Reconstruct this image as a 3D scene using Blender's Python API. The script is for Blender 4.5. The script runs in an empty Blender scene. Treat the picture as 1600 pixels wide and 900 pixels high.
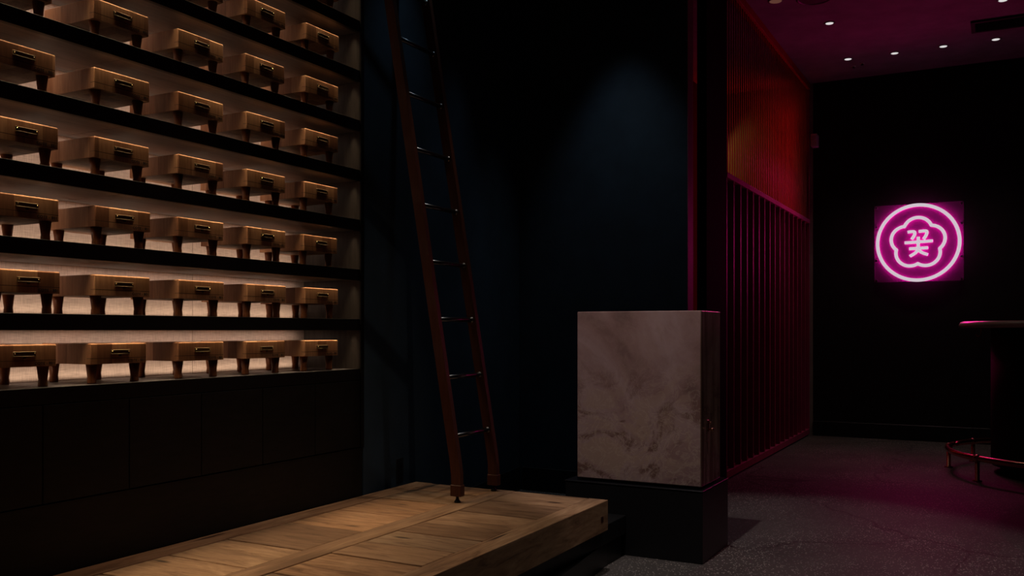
import bpy, bmesh, math, random
from mathutils import Vector, Matrix

S = bpy.context.scene
C = S.collection
random.seed(7)
R = math.radians

# ------------------------------------------------------------------ camera, world, lights, exposure
F = 1420.0                                   # focal length in pixels of the 1600 px wide frame
YAW = math.atan2(763, F)
cam_d = bpy.data.cameras.new('camera')
cam_d.sensor_width = 36
cam_d.lens = 36 * F / 1600
cam_d.shift_y = 66 / 1600
cam_d.clip_end = 60
cam = bpy.data.objects.new('camera', cam_d)
cam.location = (0, 0, 1)
cam.rotation_euler = (R(90), 0, YAW)
C.objects.link(cam)
S.camera = cam

w = bpy.data.worlds.new('world')
S.world = w
w.use_nodes = True
w.node_tree.nodes['Background'].inputs[0].default_value = (0.5, 0.55, 0.7, 1)
w.node_tree.nodes['Background'].inputs[1].default_value = 0.0

S.view_settings.view_transform = 'Standard'
S.view_settings.look = 'None'
S.view_settings.exposure = 0
S.view_settings.gamma = 1
S.view_settings.use_curve_mapping = False
S.cycles.max_bounces = 8
S.cycles.sample_clamp_indirect = 3.0

def aim(o, target):
    d = Vector(target) - Vector(o.location)
    o.rotation_euler = d.to_track_quat('-Z', 'Y').to_euler()

def spot(name, loc, target, power, col, angle, blend=0.6, radius=0.03):
    l = bpy.data.lights.new(name, 'SPOT')
    l.energy = power; l.color = col; l.spot_size = R(angle); l.spot_blend = blend
    l.shadow_soft_size = radius
    o = bpy.data.objects.new(name, l); C.objects.link(o)
    o.location = loc; aim(o, target)
    return o

def area(name, loc, target, power, col, sx, sy, spread=180, roll=None):
    l = bpy.data.lights.new(name, 'AREA')
    l.shape = 'RECTANGLE'; l.size = sx; l.size_y = sy
    l.energy = power; l.color = col; l.spread = R(spread)
    o = bpy.data.objects.new(name, l); C.objects.link(o)
    o.location = loc
    if roll is not None: o.rotation_euler = roll
    else: aim(o, target)
    return o

WARM = (1.0, 0.72, 0.45)
NEUT = (1.0, 0.86, 0.70)
COOL = (0.82, 0.92, 1.0)
PINK = (1.0, 0.02, 0.42)
# recessed ceiling spots of the room (above the frame), with added fills among them
spot('bench_spotlight', (-0.80, 2.55, 3.30), (-1.75, 2.60, 0.30), 36, (1.0, 0.88, 0.76), 44, 0.9, 0.02)
spot('bench_spotlight', (-1.55, 2.15, 3.30), (-2.05, 2.20, 0.30), 33, (1.0, 0.71, 0.55), 40, 0.9, 0.02)  # added spot standing in for the shelf's warm glow on the bench
spot('alcove_spotlight', (-1.95, 4.66, 3.30), (-1.95, 4.78, 0.0), 14, COOL, 58, 0.8)
spot('alcove_spotlight', (-2.10, 4.10, 3.30), (-2.22, 4.10, 0.0), 8, (0.6, 0.8, 1.0), 46, 0.8)
spot('alcove_spotlight', (-1.72, 3.27, 3.30), (-2.10, 3.27, 0.3), 26, (1.0, 0.82, 0.62), 30, 0.8, 0.010)
spot('alcove_spotlight', (-2.00, 3.55, 3.30), (-2.40, 3.35, 1.2), 5, (0.6, 0.85, 1.0), 50, 0.8)
spot('stand_spotlight', (-1.19, 2.68, 3.30), (-0.95, 4.13, 0.0), 98, (1.0, 0.85, 0.82), 40, 0.3, 0.015)
spot('floor_fill_light', (-0.30, 4.00, 3.30), (-0.70, 3.9, 0.2), 13, NEUT, 60, 0.8)  # unseen fill added to lift the floor and the stand's side
# passage behind the slatted screen
area('red_strip_light', (-1.70, 8.80, 1.95), (-2.4, 8.98, 1.95), 6.5, (1.0, 0.01, 0.005), 0.05, 2.5)
spot('passage_lamp', (-1.75, 5.75, 2.13), (-1.63, 6.8, 2.12), 2.6, (1.0, 0.62, 0.22), 60, 0.7, 0.03)

# ------------------------------------------------------------------ material helpers
MATS = {}
class NT:
    def __init__(s, name):
        s.m = bpy.data.materials.new(name); s.m.use_nodes = True
        s.t = s.m.node_tree; s.b = s.t.nodes['Principled BSDF']; s.out = s.t.nodes['Material Output']
        MATS[name] = s.m
    def n(s, kind, **kw):
        x = s.t.nodes.new(kind)
        for k, v in kw.items():
            if k in x.inputs: x.inputs[k].default_value = v
            else: setattr(x, k, v)
        return x
    def l(s, a, b): s.t.links.new(a, b)
    def coord(s, scale=(1, 1, 1), rnd=True):
        tc = s.n('ShaderNodeTexCoord'); mp = s.n('ShaderNodeMapping'); mp.inputs['Scale'].default_value = scale
        if rnd:
            oi = s.n('ShaderNodeObjectInfo'); v = s.n('ShaderNodeVectorMath', operation='MULTIPLY_ADD')
            cb = s.n('ShaderNodeCombineXYZ')
            for i in range(3): s.l(oi.outputs['Random'], cb.inputs[i])
            s.l(cb.outputs[0], v.inputs[0]); v.inputs[1].default_value = (37, 53, 71); s.l(tc.outputs['Object'], v.inputs[2])
            s.l(v.outputs[0], mp.inputs['Vector'])
        else: s.l(tc.outputs['Object'], mp.inputs['Vector'])
        return mp.outputs[0]
    def noise(s, vec, scale, detail=4, rough=0.55, dist=0.0):
        x = s.n('ShaderNodeTexNoise'); s.l(vec, x.inputs['Vector'])
        x.inputs['Scale'].default_value = scale; x.inputs['Detail'].default_value = detail
        x.inputs['Roughness'].default_value = rough; x.inputs['Distortion'].default_value = dist
        return x.outputs['Fac']
    def ramp(s, fac, stops):
        x = s.n('ShaderNodeValToRGB'); s.l(fac, x.inputs[0]); e = x.color_ramp.elements
        while len(e) < len(stops): e.new(0.5)
        for k, (p, c) in enumerate(stops):
            e[k].position = p; e[k].color = tuple(c) + (1,) if len(c) == 3 else c
        return x.outputs[0]
    def mix(s, fac, a, b, mode='MIX'):
        x = s.n('ShaderNodeMix', data_type='RGBA', blend_type=mode)
        for sock, v in ((x.inputs[0], fac), (x.inputs[6], a), (x.inputs[7], b)):
            if hasattr(v, 'is_linked') or hasattr(v, 'links'): s.l(v, sock)
            elif isinstance(v, (int, float)): sock.default_value = v
            else: sock.default_value = tuple(v) + (1,)
        return x.outputs[2]
    def math(s, op, a, b=0.0):
        x = s.n('ShaderNodeMath', operation=op)
        for i, v in enumerate((a, b)):
            if hasattr(v, 'links'): s.l(v, x.inputs[i])
            else: x.inputs[i].default_value = v
        return x.outputs[0]
    def col(s, v):
        if hasattr(v, 'links'): s.l(v, s.b.inputs['Base Color'])
        else: s.b.inputs['Base Color'].default_value = tuple(v) + (1,)
        return s
    def pr(s, **kw):
        for k, v in kw.items(): s.b.inputs[k.replace('_', ' ')].default_value = v
        return s
    def bump(s, h, strength=0.3, dist=0.002):
        x = s.n('ShaderNodeBump'); x.inputs['Strength'].default_value = strength; x.inputs['Distance'].default_value = dist
        s.l(h, x.inputs['Height']); s.l(x.outputs[0], s.b.inputs['Normal'])

def plain(name, col, rough=0.5, metal=0.0, spec=0.5):
    t = NT(name); v = t.coord(); n = t.noise(v, 6, 3)
    a = [c * 0.85 for c in col]; b = [min(1, c * 1.15) for c in col]
    t.col(t.ramp(n, [(0.3, a), (0.7, b)])).pr(Roughness=rough, Metallic=metal)
    t.b.inputs['Specular IOR Level'].default_value = spec
    return t.m

# painted walls
plain('navy_paint', (0.030, 0.052, 0.078), 0.75, 0, 0.25)
plain('charcoal_paint', (0.017, 0.013, 0.015), 0.75, 0, 0.2)
plain('passage_paint', (0.35, 0.32, 0.29), 0.8, 0, 0.2)
plain('baseboard_paint', (0.012, 0.013, 0.016), 0.45, 0, 0.4)
plain('ceiling_paint', (0.30, 0.27, 0.28), 0.85, 0, 0.15)
plain('black_lacquer', (0.006, 0.006, 0.008), 0.35, 0, 0.4)
plain('black_metal', (0.010, 0.010, 0.011), 0.4, 0, 0.4)
plain('grey_steel', (0.16, 0.16, 0.17), 0.28, 1.0)
plain('matt_black', (0.004, 0.004, 0.0045), 0.9, 0, 0.05)
plain('pink_lit_end', (0.22, 0.12, 0.16), 0.6, 0, 0.3)  # pink neon light on the wall end, put into the colour
plain('rail_pink_lit', (0.55, 0.08, 0.26), 0.5, 0, 0.3)  # middle rail, with the neon's pink light put into its colour
plain('rail_red_lit', (0.50, 0.025, 0.015), 0.5, 0, 0.3)  # top rail, with the red light on it put into its colour
plain('dark_plastic', (0.006, 0.006, 0.007), 0.5)
plain('white_plastic', (0.80, 0.76, 0.76), 0.4)
plain('aged_brass', (0.085, 0.052, 0.022), 0.7, 0.2, 0.2)
plain('bright_brass', (0.80, 0.58, 0.28), 0.25, 1.0)
plain('rose_brass', (0.72, 0.36, 0.24), 0.22, 1.0)
plain('screen_paint', (0.38, 0.04, 0.12), 0.5, 0, 0.4)
plain('screen_fin_paint', (0.055, 0.022, 0.018), 0.45, 0, 0.4)
plain('screen_brass', (0.42, 0.25, 0.10), 0.45, 0.3)
plain('dark_backing', (0.02, 0.008, 0.007), 0.7)
plain('stamp_ink', (0.010, 0.006, 0.004), 0.8)

def wood_dark(name, a, b, rough=0.5, axis=(14, 1.2, 14), spec=0.3):
    t = NT(name); v = t.coord(axis); n = t.noise(v, 5, 6, 0.65, 0.6)
    t.col(t.ramp(n, [(0.3, a), (0.7, b)])).pr(Roughness=rough)
    t.b.inputs['Specular IOR Level'].default_value = spec
    t.bump(n, 0.15, 0.001)
wood_dark('ebonised_oak', (0.0035, 0.003, 0.003), (0.008, 0.0065, 0.006), 0.5)
wood_dark('ebonised_panel', (0.004, 0.0035, 0.003), (0.011, 0.009, 0.008), 0.55, (2.0, 2.0, 12))
wood_dark('walnut_board', (0.075, 0.065, 0.064), (0.140, 0.122, 0.120), 0.55, (10, 1.0, 10))
wood_dark('walnut_end', (0.034, 0.027, 0.024), (0.064, 0.052, 0.046), 0.6, (14, 14, 1.2))
wood_dark('ladder_wood', (0.040, 0.012, 0.007), (0.085, 0.026, 0.014), 0.45, (30, 30, 1.2))
wood_dark('leg_wood', (0.13, 0.042, 0.016), (0.26, 0.090, 0.034), 0.4, (40, 40, 3))

# butcher block: laminated strips, end grain, a darker top band with a rounded line
t = NT('butcher_block')
v = t.coord((1, 1, 1)); ob = t.n('ShaderNodeTexCoord').outputs['Object']
sx = t.n('ShaderNodeSeparateXYZ'); t.l(v, sx.inputs[0])
ax = t.math('FLOOR', t.math('MULTIPLY', sx.outputs[0], 22)); ay = t.math('FLOOR', t.math('MULTIPLY', sx.outputs[1], 19))
cb = t.n('ShaderNodeCombineXYZ'); t.l(ax, cb.inputs[0]); t.l(ay, cb.inputs[1])
wn = t.n('ShaderNodeTexWhiteNoise'); t.l(cb.outputs[0], wn.inputs[0])
strip = t.ramp(wn.outputs['Value'], [(0.0, (0.15, 0.058, 0.027)), (0.35, (0.30, 0.142, 0.070)), (0.75, (0.40, 0.205, 0.110)), (1.0, (0.22, 0.088, 0.040))])
mp = t.n('ShaderNodeMapping'); mp.inputs['Scale'].default_value = (60, 60, 6); t.l(v, mp.inputs[0])
gr = t.noise(mp.outputs[0], 2.2, 5, 0.6)
c1 = t.mix(0.6, strip, t.ramp(gr, [(0.3, (0.45, 0.40, 0.36)), (0.7, (1.0, 1.0, 1.0))]), 'MULTIPLY')
so = t.n('ShaderNodeSeparateXYZ'); t.l(ob, so.inputs[0])
ln = t.math('MULTIPLY', t.math('LESS_THAN', t.math('ABSOLUTE', t.math('SUBTRACT', so.outputs[2], 0.0175)), 0.0009), t.math('GREATER_THAN', so.outputs[0], 0.1))
c2 = t.mix(ln, c1, (0.05, 0.022, 0.009))
t.col(c2).pr(Roughness=0.65)
t.b.inputs['Specular IOR Level'].default_value = 0.2

# bench timber, grain along x (planks) and along y (beams)
def timber(name, sc):
    t = NT(name); v = t.coord(sc)
    g = t.noise(v, 2.4, 8, 0.68, 0.9); g2 = t.noise(v, 0.8, 3, 0.5, 0.6)
    fine = t.noise(t.coord((sc[0] * 2.0, sc[1] * 5.0, sc[2])), 3.0, 4, 0.6) if sc[0] < sc[1] else t.noise(t.coord((sc[0] * 5.0, sc[1] * 2.0, sc[2])), 3.0, 4, 0.6)
    oi = t.n('ShaderNodeObjectInfo')
    base = t.ramp(g, [(0.30, (0.14, 0.072, 0.036)), (0.46, (0.36, 0.225, 0.135)), (0.60, (0.46, 0.31, 0.195)), (0.74, (0.58, 0.42, 0.285))])
    tone = t.ramp(oi.outputs['Random'], [(0.0, (0.55, 0.46, 0.40)), (0.3, (1.0, 0.90, 0.80)), (0.55, (0.70, 0.71, 0.70)), (0.8, (1.08, 0.88, 0.70)), (1.0, (0.82, 0.66, 0.54))])
    c = t.mix(1.0, base, tone, 'MULTIPLY')
    c = t.mix(0.5, c, t.ramp(fine, [(0.35, (0.55, 0.52, 0.50)), (0.6, (1.1, 1.1, 1.1))]), 'MULTIPLY')
    c = t.mix(t.ramp(g2, [(0.56, (0, 0, 0)), (0.72, (0.9, 0.9, 0.9))]), c, (0.15, 0.078, 0.040))
    vo = t.n('ShaderNodeTexVoronoi'); v2 = t.coord((sc[0] * 0.55, sc[1] * 0.35, 1)); t.l(v2, vo.inputs['Vector']); vo.inputs['Scale'].default_value = 2.2
    k = t.ramp(vo.outputs['Distance'], [(0.06, (1, 1, 1)), (0.13, (0, 0, 0))])
    c = t.mix(k, c, (0.045, 0.018, 0.009))
    t.col(c).pr(Roughness=0.55); t.bump(g, 0.15, 0.001)
timber('plank_timber', (2.2, 13, 13))
timber('beam_timber', (12, 1.5, 12))

# linen wall covering
t = NT('linen')
v = t.coord((1, 1, 1), False)
m1 = t.n('ShaderNodeMapping'); m1.inputs['Scale'].default_value = (40, 40, 600); t.l(v, m1.inputs[0])
m2 = t.n('ShaderNodeMapping'); m2.inputs['Scale'].default_value = (600, 600, 40); t.l(v, m2.inputs[0])
n1 = t.noise(m1.outputs[0], 0.6, 3); n2 = t.noise(m2.outputs[0], 0.6, 3)
ws = t.math('MULTIPLY', t.math('ADD', n1, n2), 0.5)
t.col(t.ramp(ws, [(0.38, (0.42, 0.33, 0.275)), (0.62, (0.63, 0.51, 0.43))])).pr(Roughness=0.9)
t.bump(ws, 0.4, 0.001)

# onyx
t = NT('onyx')
v = t.coord((1, 1, 1), False)
n0 = t.noise(v, 1.7, 5, 0.55, 1.0); n1 = t.noise(v, 5.0, 8, 0.62, 1.6); n2 = t.noise(v, 11, 6, 0.6, 2.5)
base = t.ramp(n0, [(0.30, (0.17, 0.105, 0.092)), (0.44, (0.32, 0.20, 0.188)), (0.56, (0.42, 0.295, 0.285)), (0.70, (0.26, 0.16, 0.115))])
sz = t.n('ShaderNodeSeparateXYZ'); t.l(v, sz.inputs[0])
dens = t.ramp(t.math('ADD', sz.outputs[2], 0.5), [(0.38, (1, 1, 1)), (0.66, (0.15, 0.15, 0.15))])
cl = t.mix(t.math('MULTIPLY', t.ramp(n1, [(0.49, (0, 0, 0)), (0.55, (0.85, 0.85, 0.85))]), dens), base, (0.43, 0.305, 0.245))
cl = t.mix(t.math('MULTIPLY', t.ramp(n1, [(0.38, (0.85, 0.85, 0.85)), (0.46, (0, 0, 0))]), dens), cl, (0.16, 0.085, 0.068))
vein = t.ramp(t.math('ABSOLUTE', t.math('SUBTRACT', n2, 0.5)), [(0.0, (1, 1, 1)), (0.035, (0, 0, 0))])
low = t.math('MULTIPLY', dens, 0.6)
vm = t.math('MULTIPLY', vein, low)
cl = t.mix(vm, cl, (0.55, 0.43, 0.34))
mpx = t.n('ShaderNodeMapping'); mpx.inputs['Scale'].default_value = (14, 14, 0.8); t.l(v, mpx.inputs[0])
st = t.ramp(t.noise(mpx.outputs[0], 1.2, 4), [(0.46, (0, 0, 0)), (0.60, (1, 1, 1))])
side = t.math('MULTIPLY', st, t.math('GREATER_THAN', sz.outputs[0], 0.287))
cl = t.mix(t.math('MULTIPLY', side, 0.8), cl, (0.11, 0.062, 0.035))
t.col(cl).pr(Roughness=0.22)
t.b.inputs['Subsurface Weight'].default_value = 0.15
t.b.inputs['Subsurface Radius'].default_value = (0.03, 0.02, 0.015)

# terrazzo-like ground concrete with a crack
t = NT('ground_concrete')
v = t.coord((1, 1, 1), False)
vo = t.n('ShaderNodeTexVoronoi'); t.l(v, vo.inputs['Vector']); vo.inputs['Scale'].default_value = 120
wn = t.n('ShaderNodeTexWhiteNoise'); t.l(vo.outputs['Position'], wn.inputs[0])
dot = t.math('MULTIPLY', t.ramp(vo.outputs['Distance'], [(0.30, (1, 1, 1)), (0.42, (0, 0, 0))]), t.math('GREATER_THAN', wn.outputs['Value'], 0.72))
patch = t.ramp(t.noise(v, 1.3, 4), [(0.42, (0.25, 0.25, 0.25)), (0.62, (1, 1, 1))])
bs = t.ramp(t.noise(v, 2.2, 6), [(0.3, (0.060, 0.053, 0.050)), (0.7, (0.105, 0.094, 0.088))])
c = t.mix(t.math('MULTIPLY', dot, patch), bs, (0.60, 0.55, 0.50))
wv = t.n('ShaderNodeMapping'); wv.inputs['Scale'].default_value = (0.55, 0.55, 0.0); t.l(v, wv.inputs[0])
cr = t.n('ShaderNodeTexVoronoi', feature='DISTANCE_TO_EDGE'); cr.inputs['Scale'].default_value = 1.0
dn = t.n('ShaderNodeTexNoise'); dn.inputs['Scale'].default_value = 3.0; dn.inputs['Detail'].default_value = 5; t.l(v, dn.inputs['Vector'])
va = t.n('ShaderNodeVectorMath', operation='MULTIPLY_ADD'); t.l(dn.outputs['Color'], va.inputs[0]); va.inputs[1].default_value = (0.22, 0.22, 0); t.l(wv.outputs[0], va.inputs[2])
t.l(va.outputs[0], cr.inputs['Vector'])
c = t.mix(t.ramp(cr.outputs['Distance'], [(0.0, (0.75, 0.75, 0.75)), (0.006, (0, 0, 0))]), c, (0.018, 0.015, 0.014))
t.col(c).pr(Roughness=0.62)
t.b.inputs['Specular IOR Level'].default_value = 0.18

def emit(name, col, strength):
    t = NT(name); t.col((0.02, 0.02, 0.02))
    t.b.inputs['Emission Color'].default_value = tuple(col) + (1,); t.b.inputs['Emission Strength'].default_value = strength
emit('neon_core', (1.0, 0.86, 0.97), 0.62)
emit('neon_halo', (1.0, 0.0, 0.50), 4.5)
emit('lamp_white', (1.0, 0.95, 0.95), 0.70)
emit('lamp_warm', (1.0, 0.42, 0.28), 0.10)
t = NT('acrylic'); t.col((0.9, 0.06, 0.70)).pr(Roughness=0.35)
tr = t.n('ShaderNodeBsdfTransparent'); mx = t.n('ShaderNodeMixShader'); mx.inputs[0].default_value = 0.20
t.l(tr.outputs[0], mx.inputs[1]); t.l(t.b.outputs[0], mx.inputs[2]); t.l(mx.outputs[0], t.out.inputs[0])

# ------------------------------------------------------------------ geometry helpers
def obj(name, mesh, mat, parent=None, loc=(0, 0, 0)):
    o = bpy.data.objects.new(name, mesh); C.objects.link(o)
    if mat and not mesh.materials: mesh.materials.append(MATS[mat])
    o.location = loc
    if parent is not None: o.parent = parent
    return o
def bm_mesh(bm, name, smooth=False):
    me = bpy.data.meshes.new(name); bmesh.ops.recalc_face_normals(bm, faces=bm.faces); bm.to_mesh(me); bm.free()
    if smooth:
        me.polygons.foreach_set('use_smooth', [True] * len(me.polygons))
    return me
def box_mesh(sx, sy, sz, bev=0.0, seg=1, name='box'):
    bm = bmesh.new(); bmesh.ops.create_cube(bm, size=1)
    bmesh.ops.scale(bm, vec=(sx, sy, sz), verts=bm.verts)
    if bev: bmesh.ops.bevel(bm, geom=bm.edges[:], offset=bev, segments=seg, affect='EDGES', profile=0.5)
    return bm_mesh(bm, name)
def box(name, lo, hi, mat, parent=None, bev=0.0, seg=1):
    """box between two world corners; its origin is the box centre (parents stand unrotated at their own location)"""
    c = [(a + b) / 2 for a, b in zip(lo, hi)]
    p = parent
    off = Vector((0, 0, 0))
    while p is not None: off += Vector(p.location); p = p.parent
    return obj(name, box_mesh(*[abs(b - a) for a, b in zip(lo, hi)], bev, seg, name), mat, parent, Vector(c) - off)
def prism(name, pts, z0, z1, mat, parent=None):
    bm = bmesh.new(); cx = sum(p[0] for p in pts) / len(pts); cy = sum(p[1] for p in pts) / len(pts); cz = (z0 + z1) / 2
    lo = [bm.verts.new((x - cx, y - cy, z0 - cz)) for x, y in pts]; hi = [bm.verts.new((x - cx, y - cy, z1 - cz)) for x, y in pts]
    n = len(pts); bm.faces.new(lo[::-1]); bm.faces.new(hi)
    for i in range(n): bm.faces.new((lo[i], lo[(i + 1) % n], hi[(i + 1) % n], hi[i]))
    off = Vector(parent.location) if parent else Vector()
    return obj(name, bm_mesh(bm, name), mat, parent, Vector((cx, cy, cz)) - off)
def lathe_mesh(prof, n=20, name='lathe'):
    bm = bmesh.new(); rings = []
    for r, z in prof:
        rings.append([bm.verts.new((r * math.cos(2 * math.pi * k / n), r * math.sin(2 * math.pi * k / n), z)) for k in range(n)])
    for a, b in zip(rings, rings[1:]):
        for k in range(n): bm.faces.new((a[k], a[(k + 1) % n], b[(k + 1) % n], b[k]))
    bm.faces.new(rings[0][::-1]); bm.faces.new(rings[-1])
    me = bm_mesh(bm, name)
    for p in me.polygons: p.use_smooth = len(p.vertices) == 4
    return me
def tube_mesh(pts, r, n=10, closed=False, name='tube'):
    pts = [Vector(p) for p in pts]; N = len(pts); bm = bmesh.new(); rings = []
    up = Vector((0, 1, 0))
    for i, p in enumerate(pts):
        if closed: d = pts[(i + 1) % N] - pts[i - 1]
        else: d = pts[min(i + 1, N - 1)] - pts[max(i - 1, 0)]
        d.normalize()
        u = up if abs(d.dot(up)) < 0.95 else Vector((1, 0, 0))
        a = d.cross(u).normalized(); b = d.cross(a).normalized()
        rings.append([bm.verts.new(p + r * (math.cos(2 * math.pi * k / n) * a + math.sin(2 * math.pi * k / n) * b)) for k in range(n)])
    for i in range(N if closed else N - 1):
        A, B = rings[i], rings[(i + 1) % N]
        for k in range(n): bm.faces.new((A[k], A[(k + 1) % n], B[(k + 1) % n], B[k]))
    if not closed:
        bm.faces.new(rings[0][::-1]); bm.faces.new(rings[-1])
    return bm_mesh(bm, name, True)
def tag(o, label=None, cat=None, group=None, kind=None):
    if label: o['label'] = label
    if cat: o['category'] = cat
    if group: o['group'] = group
    if kind: o['kind'] = kind
    return o
def thing(name, loc, label, cat, group=None):
    o = bpy.data.objects.new(name, None); o.empty_display_size = 0.1; C.objects.link(o); o.location = loc
    return tag(o, label, cat, group)
def copy_tree(o, parent=None):
    c = o.copy(); C.objects.link(c); c.parent = parent
    for ch in list(o.children): copy_tree(ch, c)
    return c

# ------------------------------------------------------------------ the room
XF = -2.371                 # front plane of the shelf wall
YE = 3.065                  # inner face of the shelf end panel
CEIL = 3.35
YB = 8.98                   # far wall
st = lambda o: tag(o, kind='structure')
st(box('floor', (-3.2, -2.1, -0.1), (2.4, 9.2, 0), 'ground_concrete'))
st(box('ceiling', (-3.2, -2.1, CEIL), (2.4, 9.2, CEIL + 0.1), 'ceiling_paint'))
st(prism('wall_left', [(XF, YE + 0.019), (-2.667, 5.06), (-2.667, 5.166), (-2.85, 5.166), (-2.85, YE + 0.019)], 0, CEIL, 'navy_paint'))
st(box('wall_shelf', (-2.85, -2.0, 0), (-2.70, YE + 0.017, CEIL), 'navy_paint'))
st(box('wall_alcove', (-2.666, 5.06, 0), (-1.582, 5.166, CEIL), 'navy_paint'))
st(box('wall_far', (-1.57, YB, 0), (2.3, YB + 0.12, CEIL), 'charcoal_paint'))
st(box('wall_passage', (-2.67, YB, 0), (-1.572, YB + 0.12, CEIL), 'passage_paint'))
st(box('wall_passage_side', (-2.67, 5.168, 0), (-2.55, YB, CEIL), 'charcoal_paint'))
st(box('wall_right', (2.2, -2.0, 0), (2.32, YB, CEIL), 'charcoal_paint'))
st(box('wall_behind', (-2.85, -2.12, 0), (2.32, -2.0, CEIL), 'charcoal_paint'))
st(box('baseboard_alcove', (-2.64, 5.045, 0), (-1.582, 5.0595, 0.145), 'baseboard_paint', bev=0.003))
st(prism('baseboard_left', [(-2.392, 3.3), (-2.392 + 0.014, 3.302), (-2.652, 5.044), (-2.6645, 5.044)], 0, 0.145, 'baseboard_paint'))
st(box('baseboard_far', (-1.57, YB - 0.015, 0), (2.19, YB - 0.0005, 0.14), 'baseboard_paint', bev=0.003))
# dark full-height panel between the opening and the slatted screen
st(box('trim_1', (-1.66, 5.52, 0), (-1.60, 5.985, CEIL), 'matt_black'))
st(box('trim_lit_end', (-1.582, 5.062, 0), (-1.576, 5.164, CEIL), 'pink_lit_end'))  # added strip, paler than the wall so its end shows the neon light

# outlet on the angled wall
u = thing('wall_outlet', (-2.4215, 3.42, 0.36), 'small black outlet plate low on the dark wall behind the ladder', 'outlet')
u.rotation_euler = (0, 0, math.atan2(0.296, 1.977))
obj('cover_plate', box_mesh(0.006, 0.070, 0.110, 0.002), 'dark_plastic', u)
for dz in (-0.024, 0.024):
    obj('socket', box_mesh(0.004, 0.032, 0.030, 0.001), 'black_lacquer', u, (0.003, 0, dz))

# ------------------------------------------------------------------ shelf wall
BASE = 0.838; PITCH = 0.2088
ZT = [BASE] + [1.047 + PITCH * k for k in range(9)]          # tops of ledge and shelves
Y0 = 0.35
sh = thing('display_shelf', (XF, 1.7, 0), 'tall black built-in shelf wall with lit linen back, holding rows of butcher blocks', 'shelf')
def P(name, lo, hi, mat, bev=0.0, par=None): return box(name, lo, hi, mat, par or sh, bev)
P('toe_panel', (-2.69, Y0, 0), (XF - 0.004, YE + 0.017, 0.506), 'ebonised_panel')
ys = [0.472 + 0.2885 * k for k in range(10)]
ys[-1] = YE + 0.0
for a, b in zip(ys, ys[1:]):
    P('cabinet_panel', (XF - 0.020, a + 0.0015, 0.511), (XF, b - 0.0015, 0.788), 'ebonised_panel', 0.001)
P('carcass', (-2.69, Y0, 0.506), (XF - 0.022, YE - 0.001, 0.790), 'ebonised_oak')
P('end_panel', (-2.69, YE, 0.506), (XF, YE + 0.017, CEIL - 0.01), 'walnut_end')
P('end_panel', (-2.69, Y0 - 0.02, 0), (XF, Y0, CEIL - 0.01), 'walnut_end')
P('end_trim', (XF - 0.002, YE - 0.003, 0.506), (XF + 0.006, YE + 0.018, CEIL - 0.01), 'ebonised_oak')
SEAM = 1.905
for a, b in ((Y0, 1.17), (1.17, 2.443), (2.443, YE)):
    P('linen_panel', (-2.689, a + 0.001, 0.79), (-2.677, b - 0.001, CEIL - 0.01), 'linen')
for k, z in enumerate(ZT):
    f = P('fascia', (XF - 0.018, Y0, z - 0.047), (XF, YE - 0.004, z), 'ebonised_oak', 0.001)
    for a, b in ((Y0, SEAM), (SEAM, YE)):
        P('shelf_board', (-2.676, a + 0.0008, z - 0.045), (XF - 0.0185, b - 0.0008, z - 0.001), 'walnut_board')
    if k < 8:
        area('shelf_strip_light', (-2.654, (Y0 + YE) / 2 - 0.025, z + 0.006), None, 0.72, (1.0, 0.74, 0.54), 0.010, YE - Y0 - 0.09, roll=(0, R(166), 0))
    if k >= 1:
        area('shelf_strip_light', (-2.622, (Y0 + YE) / 2 - 0.025, z - 0.0465), None, 1.2, (1.0, 0.72, 0.58), 0.012, YE - Y0 - 0.09, roll=(0, 0, 0))  # extra rear light added under each board to even out the linen
        area('shelf_front_light', (-2.4035, (Y0 + YE) / 2, z - 0.0465), None, 1.4, (1.0, 0.74, 0.44), 0.005, YE - Y0 - 0.03, spread=72, roll=(0, 0, 0))

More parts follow.
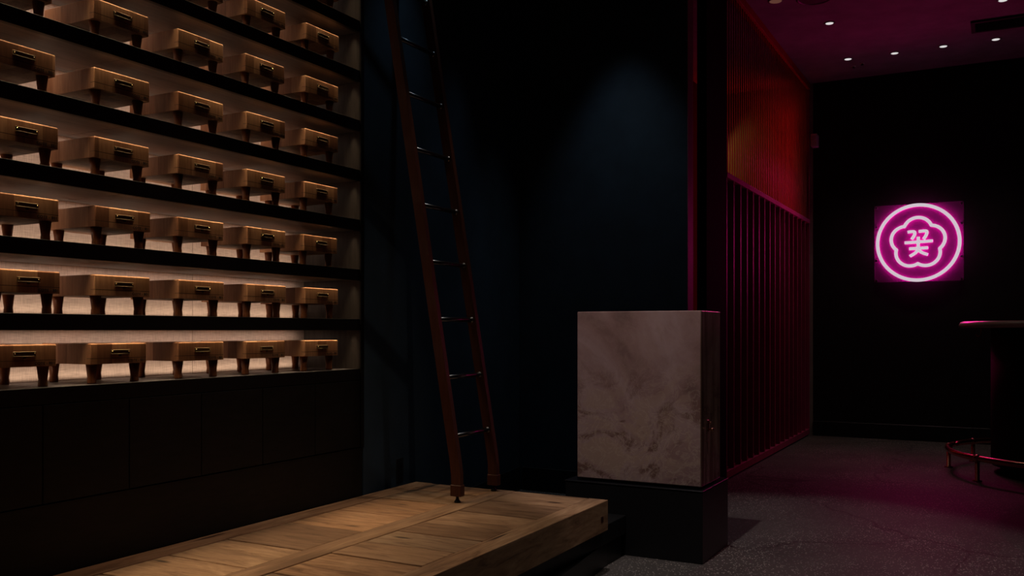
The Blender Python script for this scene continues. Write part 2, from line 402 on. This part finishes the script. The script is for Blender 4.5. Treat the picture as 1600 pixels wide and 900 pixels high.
# butcher blocks --------------------------------------------------------------
BW, BD, BH, LEG = 0.202, 0.236, 0.063, 0.059
def make_block():
    r = thing('butcher_block', (0, 0, 0), 'x', 'butcher block')
    bm = bmesh.new(); bmesh.ops.create_cube(bm, size=1); bmesh.ops.scale(bm, vec=(BD, BW, BH), verts=bm.verts)
    top = [e for e in bm.edges if all(v.co.z > 0 for v in e.verts)]
    vert = [e for e in bm.edges if abs(e.verts[0].co.z - e.verts[1].co.z) > 0.01]
    bmesh.ops.bevel(bm, geom=top + vert, offset=0.004, segments=3, affect='EDGES', profile=0.5)
    bmesh.ops.translate(bm, vec=(0, 0, BH / 2), verts=bm.verts)
    body = obj('block_body', bm_mesh(bm, 'block_body'), 'butcher_block', r, (0, 0, LEG))
    lm = lathe_mesh([(0.0125, 0), (0.0135, 0.003), (0.0130, 0.016), (0.0120, 0.019), (0.0168, LEG)], 16, 'leg')
    for x in (BD / 2 - 0.028, -BD / 2 + 0.028):
        for y in (-BW / 2 + 0.024, BW / 2 - 0.024):
            obj('leg', lm, 'leg_wood', r, (x, y, 0))
    fx = BD / 2
    tg = obj('label_holder', box_mesh(0.004, 0.068, 0.0145, 0.0012), 'aged_brass', r, (fx + 0.0018, 0.002, LEG + 0.036))
    obj('tab', box_mesh(0.003, 0.009, 0.007, 0.001), 'aged_brass', tg, (0, 0, -0.0102))
    obj('lip', box_mesh(0.003, 0.066, 0.003, 0.0008), 'aged_brass', tg, (0.0020, 0, -0.0064))
    sc = lathe_mesh([(0.0022, 0), (0.0018, 0.0014), (0.0008, 0.002)], 10, 'screw')
    for y in (-0.029, 0.029):
        s = obj('screw', sc, 'bright_brass', tg, (0.002, y, 0.001)); s.rotation_euler = (0, R(90), 0)
    cu = bpy.data.curves.new('stamp', 'FONT'); cu.body = 'COTE - 801'; cu.size = 0.0112; cu.extrude = 0.0002; cu.offset = 0.0003; cu.align_x = 'RIGHT'; cu.space_character = 1.12
    to = bpy.data.objects.new('stamp', cu); C.objects.link(to)
    bpy.context.view_layer.update()
    me = bpy.data.meshes.new_from_object(to.evaluated_get(bpy.context.evaluated_depsgraph_get()))
    bpy.data.objects.remove(to)
    me.transform(Matrix.Rotation(R(90), 4, 'Z') @ Matrix.Rotation(R(90), 4, 'X'))
    so = obj('stamp', me, 'stamp_ink', r, (fx + 0.0003, BW / 2 - 0.006, LEG + 0.005)); so['label'] = 'small dark stamped letters and number'
    return r
proto = make_block()
def y_at(px, X):                      # where a column of the photograph meets the plane x = X
    s, c = math.sin(YAW), math.cos(YAW); q = (px - 800) / F; d = X / (q * c - s)
    return d * (q * s + c)
FX = -2.406
edges = {0: [(None, 88.6), (140.6, 230.4), (277, 351), (384, 446.6), (477, 527.5)],
         1: [(None, 94.4), (146.6, 236.5), (277.7, 351.4), (386, 448), (476.4, 529)],
         2: [(None, 92.6), (148.5, 236.5), (277.7, 350.2), (386, 446.6), (474.5, 527.8)],
         3: [(None, 91.7), (145, 235), (277, 350), (385, 446.3), (475, 528.6)],
         4: [(None, 87), (147, 235), (277, 350), (385, 446.7), (476, 529.6)],
         5: [(None, 82), (145, 234), (276.7, 350), (383, 446), (476, 530)],
         6: [(None, 90), (146, 235), (277, 350), (385, 447.7), (477.5, 531)],
         7: [(None, 88), (146, 234), (277, 350), (385, 447), (477, 530)]}
ordr = ['fifth', 'fourth', 'third', 'second', 'first']
rowname = ['lowest lit ledge', 'first shelf above the ledge', 'second shelf above the ledge', 'third shelf above the ledge',
           'fourth shelf above the ledge', 'fifth shelf above the ledge', 'sixth shelf above the ledge', 'seventh shelf above the ledge']
first = True
for rw, lst in edges.items():
    for cl, e in enumerate(lst):
        if e is None: continue
        yr = y_at(e[1], FX); yc = yr - BW / 2 if e[0] is None else (yr + y_at(e[0], FX)) / 2
        b = proto if first else copy_tree(proto); first = False
        b.location = (FX - BD / 2, yc, ZT[rw]); b.rotation_euler = (0, 0, R(random.uniform(-0.6, 0.6)))
        b['label'] = 'small wooden butcher block, %s from the right on the %s' % (ordr[cl], rowname[rw])
        b['group'] = 'butcher blocks on the lit shelves'

# ------------------------------------------------------------------ wooden platform bench and its plinth
ZB = 0.304; ZU = 0.183; XR = -1.418; XL = XF + 0.003; YEND = 3.472; YN = 0.75
pl = thing('bench_plinth', (-1.9, 2.2, 0), 'low matt black plinth under the wooden bench, running to the stone stand', 'plinth')
prism('base', [(-2.37, YN + 0.1), (-1.20, YN + 0.1), (-1.475, 3.60), (-1.475, 3.76), (-2.20, 3.76), (-2.37, 3.0)], 0, 0.10, 'black_metal', pl)
box('slab', (-2.368, YN + 0.05, 0.10), (-1.462, 3.79, ZU - 0.003), 'black_metal', pl, 0.002)
bn = thing('wooden_bench', (-1.9, 2.2, ZU - 0.003), 'thick solid timber bench platform of planks and beams that carries the ladder', 'bench')
zt = ZB
def beam(name, x0, x1, y0, y1, z0, mat, z1=zt): return box(name, (x0, y0, z0), (x1, y1, z1), mat, bn, 0.0025, 2)
beam('edge_beam', -1.503, XR, YN, YEND, ZU - 0.003, 'beam_timber')
beam('middle_beam', -1.943, -1.850, YN, YEND, ZU + 0.02, 'beam_timber')
beam('back_beam', XL, -2.277, YN, YEND, ZU + 0.02, 'beam_timber')
left = [YEND, 3.30, 3.086, 2.80, 2.529, 2.222, 1.979, 1.74, 1.47, 1.22, 0.98, YN]
right = [YEND, 3.24, 3.00, 2.766, 2.597, 2.42, 2.24, 1.98, 1.76, 1.50, 1.24, 0.98, YN]
for x0, x1, cuts in ((-2.2765, -1.9435, left), (-1.8495, -1.5035, right)):
    for a, b in zip(cuts, cuts[1:]):
        beam('plank', x0 + 0.002, x1 - 0.002, b + 0.0030, a - 0.0030, ZU + 0.03, 'plank_timber', zt - random.uniform(0.0, 0.003))
# end-grain plug near the corner of the edge beam
box('peg', (XR - 0.002, YEND - 0.075, 0.222), (XR + 0.0006, YEND - 0.050, 0.246), 'ladder_wood', bn, 0.0004)

# ------------------------------------------------------------------ ladder
ld = thing('library_ladder', (-1.932, 3.28, ZB), 'tall red-brown wooden ladder with metal rungs leaning over the bench', 'ladder')
TL = 0.169                                                    # lean per metre of height
def lx(z): return -1.957 - TL * (z - 0.569)
zk, ztop = 0.47, 3.05
def rail(y):
    hx, hy = 0.0215, 0.0125
    bm = bmesh.new(); secs = []
    for x, z in ((lx(zk) + 0.008, 0.352), (lx(zk) + 0.0065, 0.42), (lx(zk), zk), (lx(ztop), ztop)):
        secs.append([bm.verts.new((x + a * hx + 1.932, b * hy, z - ZB)) for a, b in ((-1, -1), (1, -1), (1, 1), (-1, 1))])
    for A, B in zip(secs, secs[1:]):
        for k in range(4): bm.faces.new((A[k], A[(k + 1) % 4], B[(k + 1) % 4], B[k]))
    bm.faces.new(secs[0][::-1]); bm.faces.new(secs[-1])
    r = obj('rail', bm_mesh(bm, 'rail'), 'ladder_wood', ld, (0, y, 0))
    sx0 = lx(zk) + 0.008 + 1.932
    obj('shoe', box_mesh(0.050, 0.032, 0.046, 0.002), 'ladder_wood', r, (sx0, 0, 0.353 - ZB))
    obj('foot', lathe_mesh([(0.013, 0), (0.0135, 0.004), (0.008, 0.012), (0.006, 0.018), (0.006, 0.030)], 14), 'black_metal', r, (sx0, 0, 0))
    return r
for y in (-0.15, 0.15): rail(y)
k = 0
z = 0.569
while z < 3.0:
    o = obj('rung', tube_mesh([(0, -0.150, 0), (0, 0.150, 0)], 0.0095, 12), 'grey_steel', ld, (lx(z) + 1.932, 0, z - ZB))
    for s in (-1, 1):
        obj('rung_cap', lathe_mesh([(0.0135, 0), (0.0135, 0.004), (0.008, 0.008)], 12), 'grey_steel', o, (0, s * 0.1372, 0)).rotation_euler = (R(90 * s), 0, 0)
    z += 0.238

# ------------------------------------------------------------------ stone host stand
hs = thing('host_stand', (-1.44, 4.0, 0), 'pale pink onyx stone stand on a black metal base', 'host stand')
box('base', (-1.762, 3.797, 0), (-1.118, 4.206, 0.306), 'black_metal', hs, 0.002)
box('top_plate', (-1.764, 3.795, 0.306), (-1.116, 4.208, 0.313), 'black_lacquer', hs, 0.0015)
box('shadow_gap', (-1.70, 3.85, 0.313), (-1.155, 4.16, 0.324), 'dark_plastic', hs)
on = box('onyx_body', (-1.715, 3.825, 0.324), (-1.132, 4.125, 1.085), 'onyx', hs, 0.004, 2)
hd = obj('latch', box_mesh(0.004, 0.016, 0.050, 0.001), 'rose_brass', hs, Vector((-1.1305, 3.925, 0.58)) - Vector(hs.location))
obj('knob', lathe_mesh([(0.004, 0), (0.004, 0.010), (0.008, 0.013), (0.008, 0.020), (0.005, 0.023)], 14), 'rose_brass', hd, (0.002, 0, -0.015)).rotation_euler = (0, R(90), 0)
obj('knob', lathe_mesh([(0.0035, 0), (0.0035, 0.006), (0.006, 0.009), (0.004, 0.013)], 14), 'rose_brass', hd, (0.002, 0, 0.015)).rotation_euler = (0, R(90), 0)

# ------------------------------------------------------------------ slatted screen
SX = -1.60
sc = thing('slatted_screen', (SX, 7.48, 0), 'tall red-lit slatted screen from floor to ceiling beside the far wall', 'screen')
def sp(name, lo, hi, mat, bev=0.0): return box(name, lo, hi, mat, sc, bev)
SY0, SY1 = 5.99, 8.97
sp('bottom_rail', (SX - 0.055, SY0, 0.012), (SX, SY1, 0.062), 'screen_paint', 0.002)
sp('middle_rail', (SX - 0.055, SY0, 2.016), (SX + 0.004, SY1, 2.052), 'rail_pink_lit', 0.002)
sp('top_rail', (SX - 0.055, SY0, 3.29), (SX + 0.004, SY1, CEIL - 0.001), 'rail_red_lit', 0.002)
sp('end_post', (SX - 0.055, SY1 - 0.022, 0.062), (SX, SY1, 3.29), 'screen_paint', 0.002)
sp('skid', (SX - 0.045, SY0 + 0.05, 0), (SX - 0.01, SY1 - 0.05, 0.012), 'dark_plastic')
fm = box_mesh(0.036, 0.016, 1.954, 0.001, 1, 'fin'); um = lathe_mesh([(0.0052, -0.619), (0.0052, 0.619)], 8, 'slat')
NP = 16; pitch = (SY1 - 0.03 - (SY0 + 0.008)) / NP
off = Vector(sc.location)
for i in range(NP):
    obj('fin', fm, 'screen_paint', sc, Vector((SX - 0.019, SY0 + 0.008 + pitch * i, 1.039)) - off)
for i in range(NP * 3):
    obj('slat', um, 'screen_brass', sc, Vector((SX - 0.02, SY0 + 0.008 + pitch / 3 * i, 2.671)) - off)
st(box('wall_screen_backing', (SX - 0.12, SY0, 0), (SX - 0.057, 8.30, 2.05), 'dark_backing'))

# ------------------------------------------------------------------ neon sign
NX, NZ, NY = -0.652, 1.787, YB - 0.075
ng = thing('neon_sign', (NX, NY, NZ), 'glowing pink neon sign with a ring, a flower outline and a character', 'neon sign')
PW, PH = 0.735, 0.70
obj('acrylic_panel', box_mesh(PW, 0.008, PH, 0.001), 'acrylic', ng, (0, 0.036, 0.002))
so = lathe_mesh([(0.010, 0), (0.010, 0.040), (0.0085, 0.047)], 14, 'standoff')
for x, z in ((-1, 1), (1, 1), (-1, -1), (1, -1), (-1, 0.47), (-1, -0.45), (1, 0.47), (1, -0.40), (-0.02, 1)):
    o = obj('standoff', so, 'grey_steel', ng, (x * (PW / 2 - 0.016), 0.0745, z * (PH / 2 - 0.016) + 0.002)); o.rotation_euler = (R(90), 0, 0)
def sgn(px, py):                       # sign-plane coordinates of a stroke point
    return ((px - 518) / 4.5 * 0.00525, (448 - py) / 4.5 * 0.00577)
def smooth(pts, m=6):
    out = []
    for i in range(len(pts) - 1):
        p0, p1, p2, p3 = pts[max(i - 1, 0)], pts[i], pts[i + 1], pts[min(i + 2, len(pts) - 1)]
        for j in range(m):
            u = j / m
            out.append(tuple(0.5 * ((2 * p1[k]) + (-p0[k] + p2[k]) * u + (2 * p0[k] - 5 * p1[k] + 4 * p2[k] - p3[k]) * u * u + (-p0[k] + 3 * p1[k] - 3 * p2[k] + p3[k]) * u ** 3) for k in range(2)))
    out.append(pts[-1]); return out
def neon(name, pts, r, closed=False):
    o = obj(name, tube_mesh([(x, 0, z) for x, z in pts], r, 12, closed, name), 'neon_core', ng)
    g = obj('tube_glow', tube_mesh([(x, 0, z) for x, z in pts], r * 0.85, 8, closed, 'tube_glow'), 'neon_halo', o, (0, r * 1.25, 0))
    return o
RR = 0.337
neon('ring_tube', [(RR * math.cos(a), RR * math.sin(a)) for a in [2 * math.pi * k / 96 for k in range(96)]], 0.0152, True)
fl = []
for k in range(160):
    a = 2 * math.pi * k / 160
    r = 0.186 + 0.041 * (abs(math.cos(2.5 * a)) + 0.0) ** 0.85
    fl.append((r * math.sin(a), r * math.cos(a) - 0.002))
neon('flower_tube', fl, 0.0148, True)
for s in ([(445, 373), (470, 370), (494, 373), (494, 395), (474, 425)], [(524, 372), (555, 369), (580, 372), (578, 395), (558, 426)],
          [(521, 408), (521, 440)], [(424, 447), (520, 444), (623, 440)], [(456, 490), (590, 487)], [(521, 446), (520, 500)],
          [(521, 498), (498, 522), (460, 543)], [(521, 498), (548, 520), (588, 535)]):
    neon('character_stroke', smooth([sgn(*p) for p in s]), 0.0138)

for k in range(5):                     # the light the tubes throw into the room
    a = 2 * math.pi * k / 5
    p = (NX + 0.2 * math.sin(a), NY - 0.03, NZ + 0.2 * math.cos(a))
    spot('neon_tube_light', p, (p[0], p[1] - 1, p[2]), 5.6, (1.0, 0.0, 0.25), 150, 1.0, 0.0)

# ------------------------------------------------------------------ small box on the far wall
wb = thing('wall_strobe', (-1.545, YB - 0.001, 2.79), 'small white alarm box high on the far wall beside the screen', 'alarm')
obj('housing', box_mesh(0.058, 0.110, 0.118, 0.006, 2), 'white_plastic', wb, (0, -0.055, 0))
obj('lens', box_mesh(0.040, 0.012, 0.045, 0.004, 2), 'white_plastic', wb, (0, -0.114, 0.020))

# ------------------------------------------------------------------ round bar table and foot rail
BX, BY = 0.50, 7.30
bt = thing('bar_table', (BX, BY, 0), 'round pale-topped bar table on a wide black drum base', 'bar table')
obj('drum_base', lathe_mesh([(0.50, 0), (0.50, 0.06), (0.56, 0.061), (0.56, 1.015)], 64), 'charcoal_paint', bt)
t = NT('pale_stone'); v = t.coord(); t.col(t.ramp(t.noise(v, 5, 6), [(0.3, (0.40, 0.32, 0.26)), (0.7, (0.62, 0.54, 0.46))])).pr(Roughness=0.25)
obj('table_top', lathe_mesh([(0.745, 1.016), (0.760, 1.022), (0.765, 1.032), (0.762, 1.044), (0.753, 1.055), (0.735, 1.063)], 96), 'pale_stone', bt)
hk = tube_mesh([(0, 0, 0), (0, 0, -0.05), (-0.012, 0, -0.062), (-0.026, 0, -0.058), (-0.03, 0, -0.045)], 0.004, 8)
obj('bag_hook', hk, 'rose_brass', bt, (-0.62, -0.10, 1.018))
fr = thing('foot_rail', (BX, BY, 0), 'curved copper foot rail on posts around the round bar table', 'foot rail')
RF = 0.834
obj('ring_bar', tube_mesh([(RF * math.cos(a), RF * math.sin(a), 0.152) for a in [2 * math.pi * k / 96 for k in range(96)]], 0.0195, 12, True), 'rose_brass', fr)
pm = lathe_mesh([(0.030, 0), (0.030, 0.005), (0.014, 0.008), (0.014, 0.150)], 16)
cm = lathe_mesh([(0.0235, -0.02), (0.0255, 0.0), (0.0235, 0.02)], 16)
for ang in (220.5, 176, 145, 265, 310, 355, 40, 90):
    a = R(ang); p = obj('post', pm, 'rose_brass', fr, (RF * math.cos(a), RF * math.sin(a), 0))
    q = obj('collar', cm, 'rose_brass', p, (0, 0, 0.152)); q.rotation_euler = (R(90), 0, a)

# ------------------------------------------------------------------ ceiling fittings
dn_l = [((-1.151, 7.273), 'white pinhole downlight nearest the slatted screen, alone in front of the row'),
        ((-1.162, 8.31), 'white pinhole downlight at the left end of the ceiling row'),
        ((-0.789, 8.32), 'white pinhole downlight second from the left in the ceiling row'),
        ((-0.415, 8.31), 'white pinhole downlight third from the left in the ceiling row'),
        ((-0.032, 8.31), 'white pinhole downlight at the right end of the ceiling row, below the vent'),
        ((0.016, 7.35), 'white pinhole downlight at the top edge of the photo above the vent')]
rim = lathe_mesh([(0.040, 0), (0.044, -0.003), (0.044, -0.004), (0.032, -0.004), (0.030, 0)], 24, 'rim')
lens = lathe_mesh([(0.027, -0.0045), (0.028, -0.003), (0.028, 0)], 24, 'lens')
for (x, y), lab in dn_l:
    d = thing('downlight', (x, y, CEIL - 0.0005), lab, 'downlight', 'pinhole downlights in the ceiling')
    obj('rim', rim, 'ceiling_paint', d); obj('lens', lens, 'lamp_white', d)
    spot('downlight_beam', (x, y, CEIL - 0.02), (x, y, 0), 5.0, NEUT, 70, 0.6, 0.02)
d = thing('downlight', (-1.412, 6.60, CEIL - 0.0005), 'large dim warm downlight at the photo edge above the slatted screen', 'downlight')
obj('rim', lathe_mesh([(0.052, 0), (0.054, -0.004), (0.046, -0.004)], 28), 'ceiling_paint', d)
obj('lens', lathe_mesh([(0.042, -0.0045), (0.044, -0.003), (0.044, 0)], 28), 'lamp_warm', d)
d = thing('ceiling_speaker', (-1.155, 6.66, CEIL - 0.0005), 'round black ceiling speaker cut by the top photo edge', 'speaker')
obj('rim', lathe_mesh([(0.125, 0), (0.125, -0.010), (0.112, -0.016), (0.108, -0.010)], 40), 'dark_plastic', d)
obj('grille', lathe_mesh([(0.106, -0.006), (0.108, -0.005), (0.108, 0)], 40), 'black_metal', d)
vx0, vx1, vy0, vy1 = -0.20, 0.42, 7.74, 8.02
vt = thing('ceiling_vent', ((vx0 + vx1) / 2, (vy0 + vy1) / 2, CEIL - 0.0005), 'black rectangular ceiling vent with blades near the right photo edge', 'vent')
for lo, hi in (((vx0, vy0, CEIL - 0.016), (vx1, vy0 + 0.03, CEIL - 0.001)), ((vx0, vy1 - 0.03, CEIL - 0.016), (vx1, vy1, CEIL - 0.001)),
               ((vx0, vy0 + 0.03, CEIL - 0.016), (vx0 + 0.03, vy1 - 0.03, CEIL - 0.001)), ((vx1 - 0.03, vy0 + 0.03, CEIL - 0.016), (vx1, vy1 - 0.03, CEIL - 0.001))):
    box('frame', lo, hi, 'dark_plastic', vt, 0.001)
box('recess', (vx0 + 0.03, vy0 + 0.03, CEIL - 0.004), (vx1 - 0.03, vy1 - 0.03, CEIL - 0.001), 'dark_plastic', vt)
blade = box_mesh(vx1 - vx0 - 0.062, 0.003, 0.014)
for i in range(8):
    o = obj('blade', blade, 'black_metal', vt, (0, -0.094 + i * 0.027, -0.011)); o.rotation_euler = (R(35), 0, 0)
for (x, y), lab in (((-1.150, 8.56), 'tiny sprinkler head below the left ceiling downlight'), ((-1.07, 8.50), 'tiny sprinkler head right of its twin under the ceiling')):
    s = thing('sprinkler', (x, y, CEIL - 0.0005), lab, 'sprinkler', 'sprinkler heads')
    obj('escutcheon', lathe_mesh([(0.022, 0), (0.022, -0.003), (0.012, -0.006)], 18), 'white_plastic', s)
    obj('head', lathe_mesh([(0.007, 0), (0.007, -0.018), (0.014, -0.019), (0.014, -0.022)], 14), 'grey_steel', s)
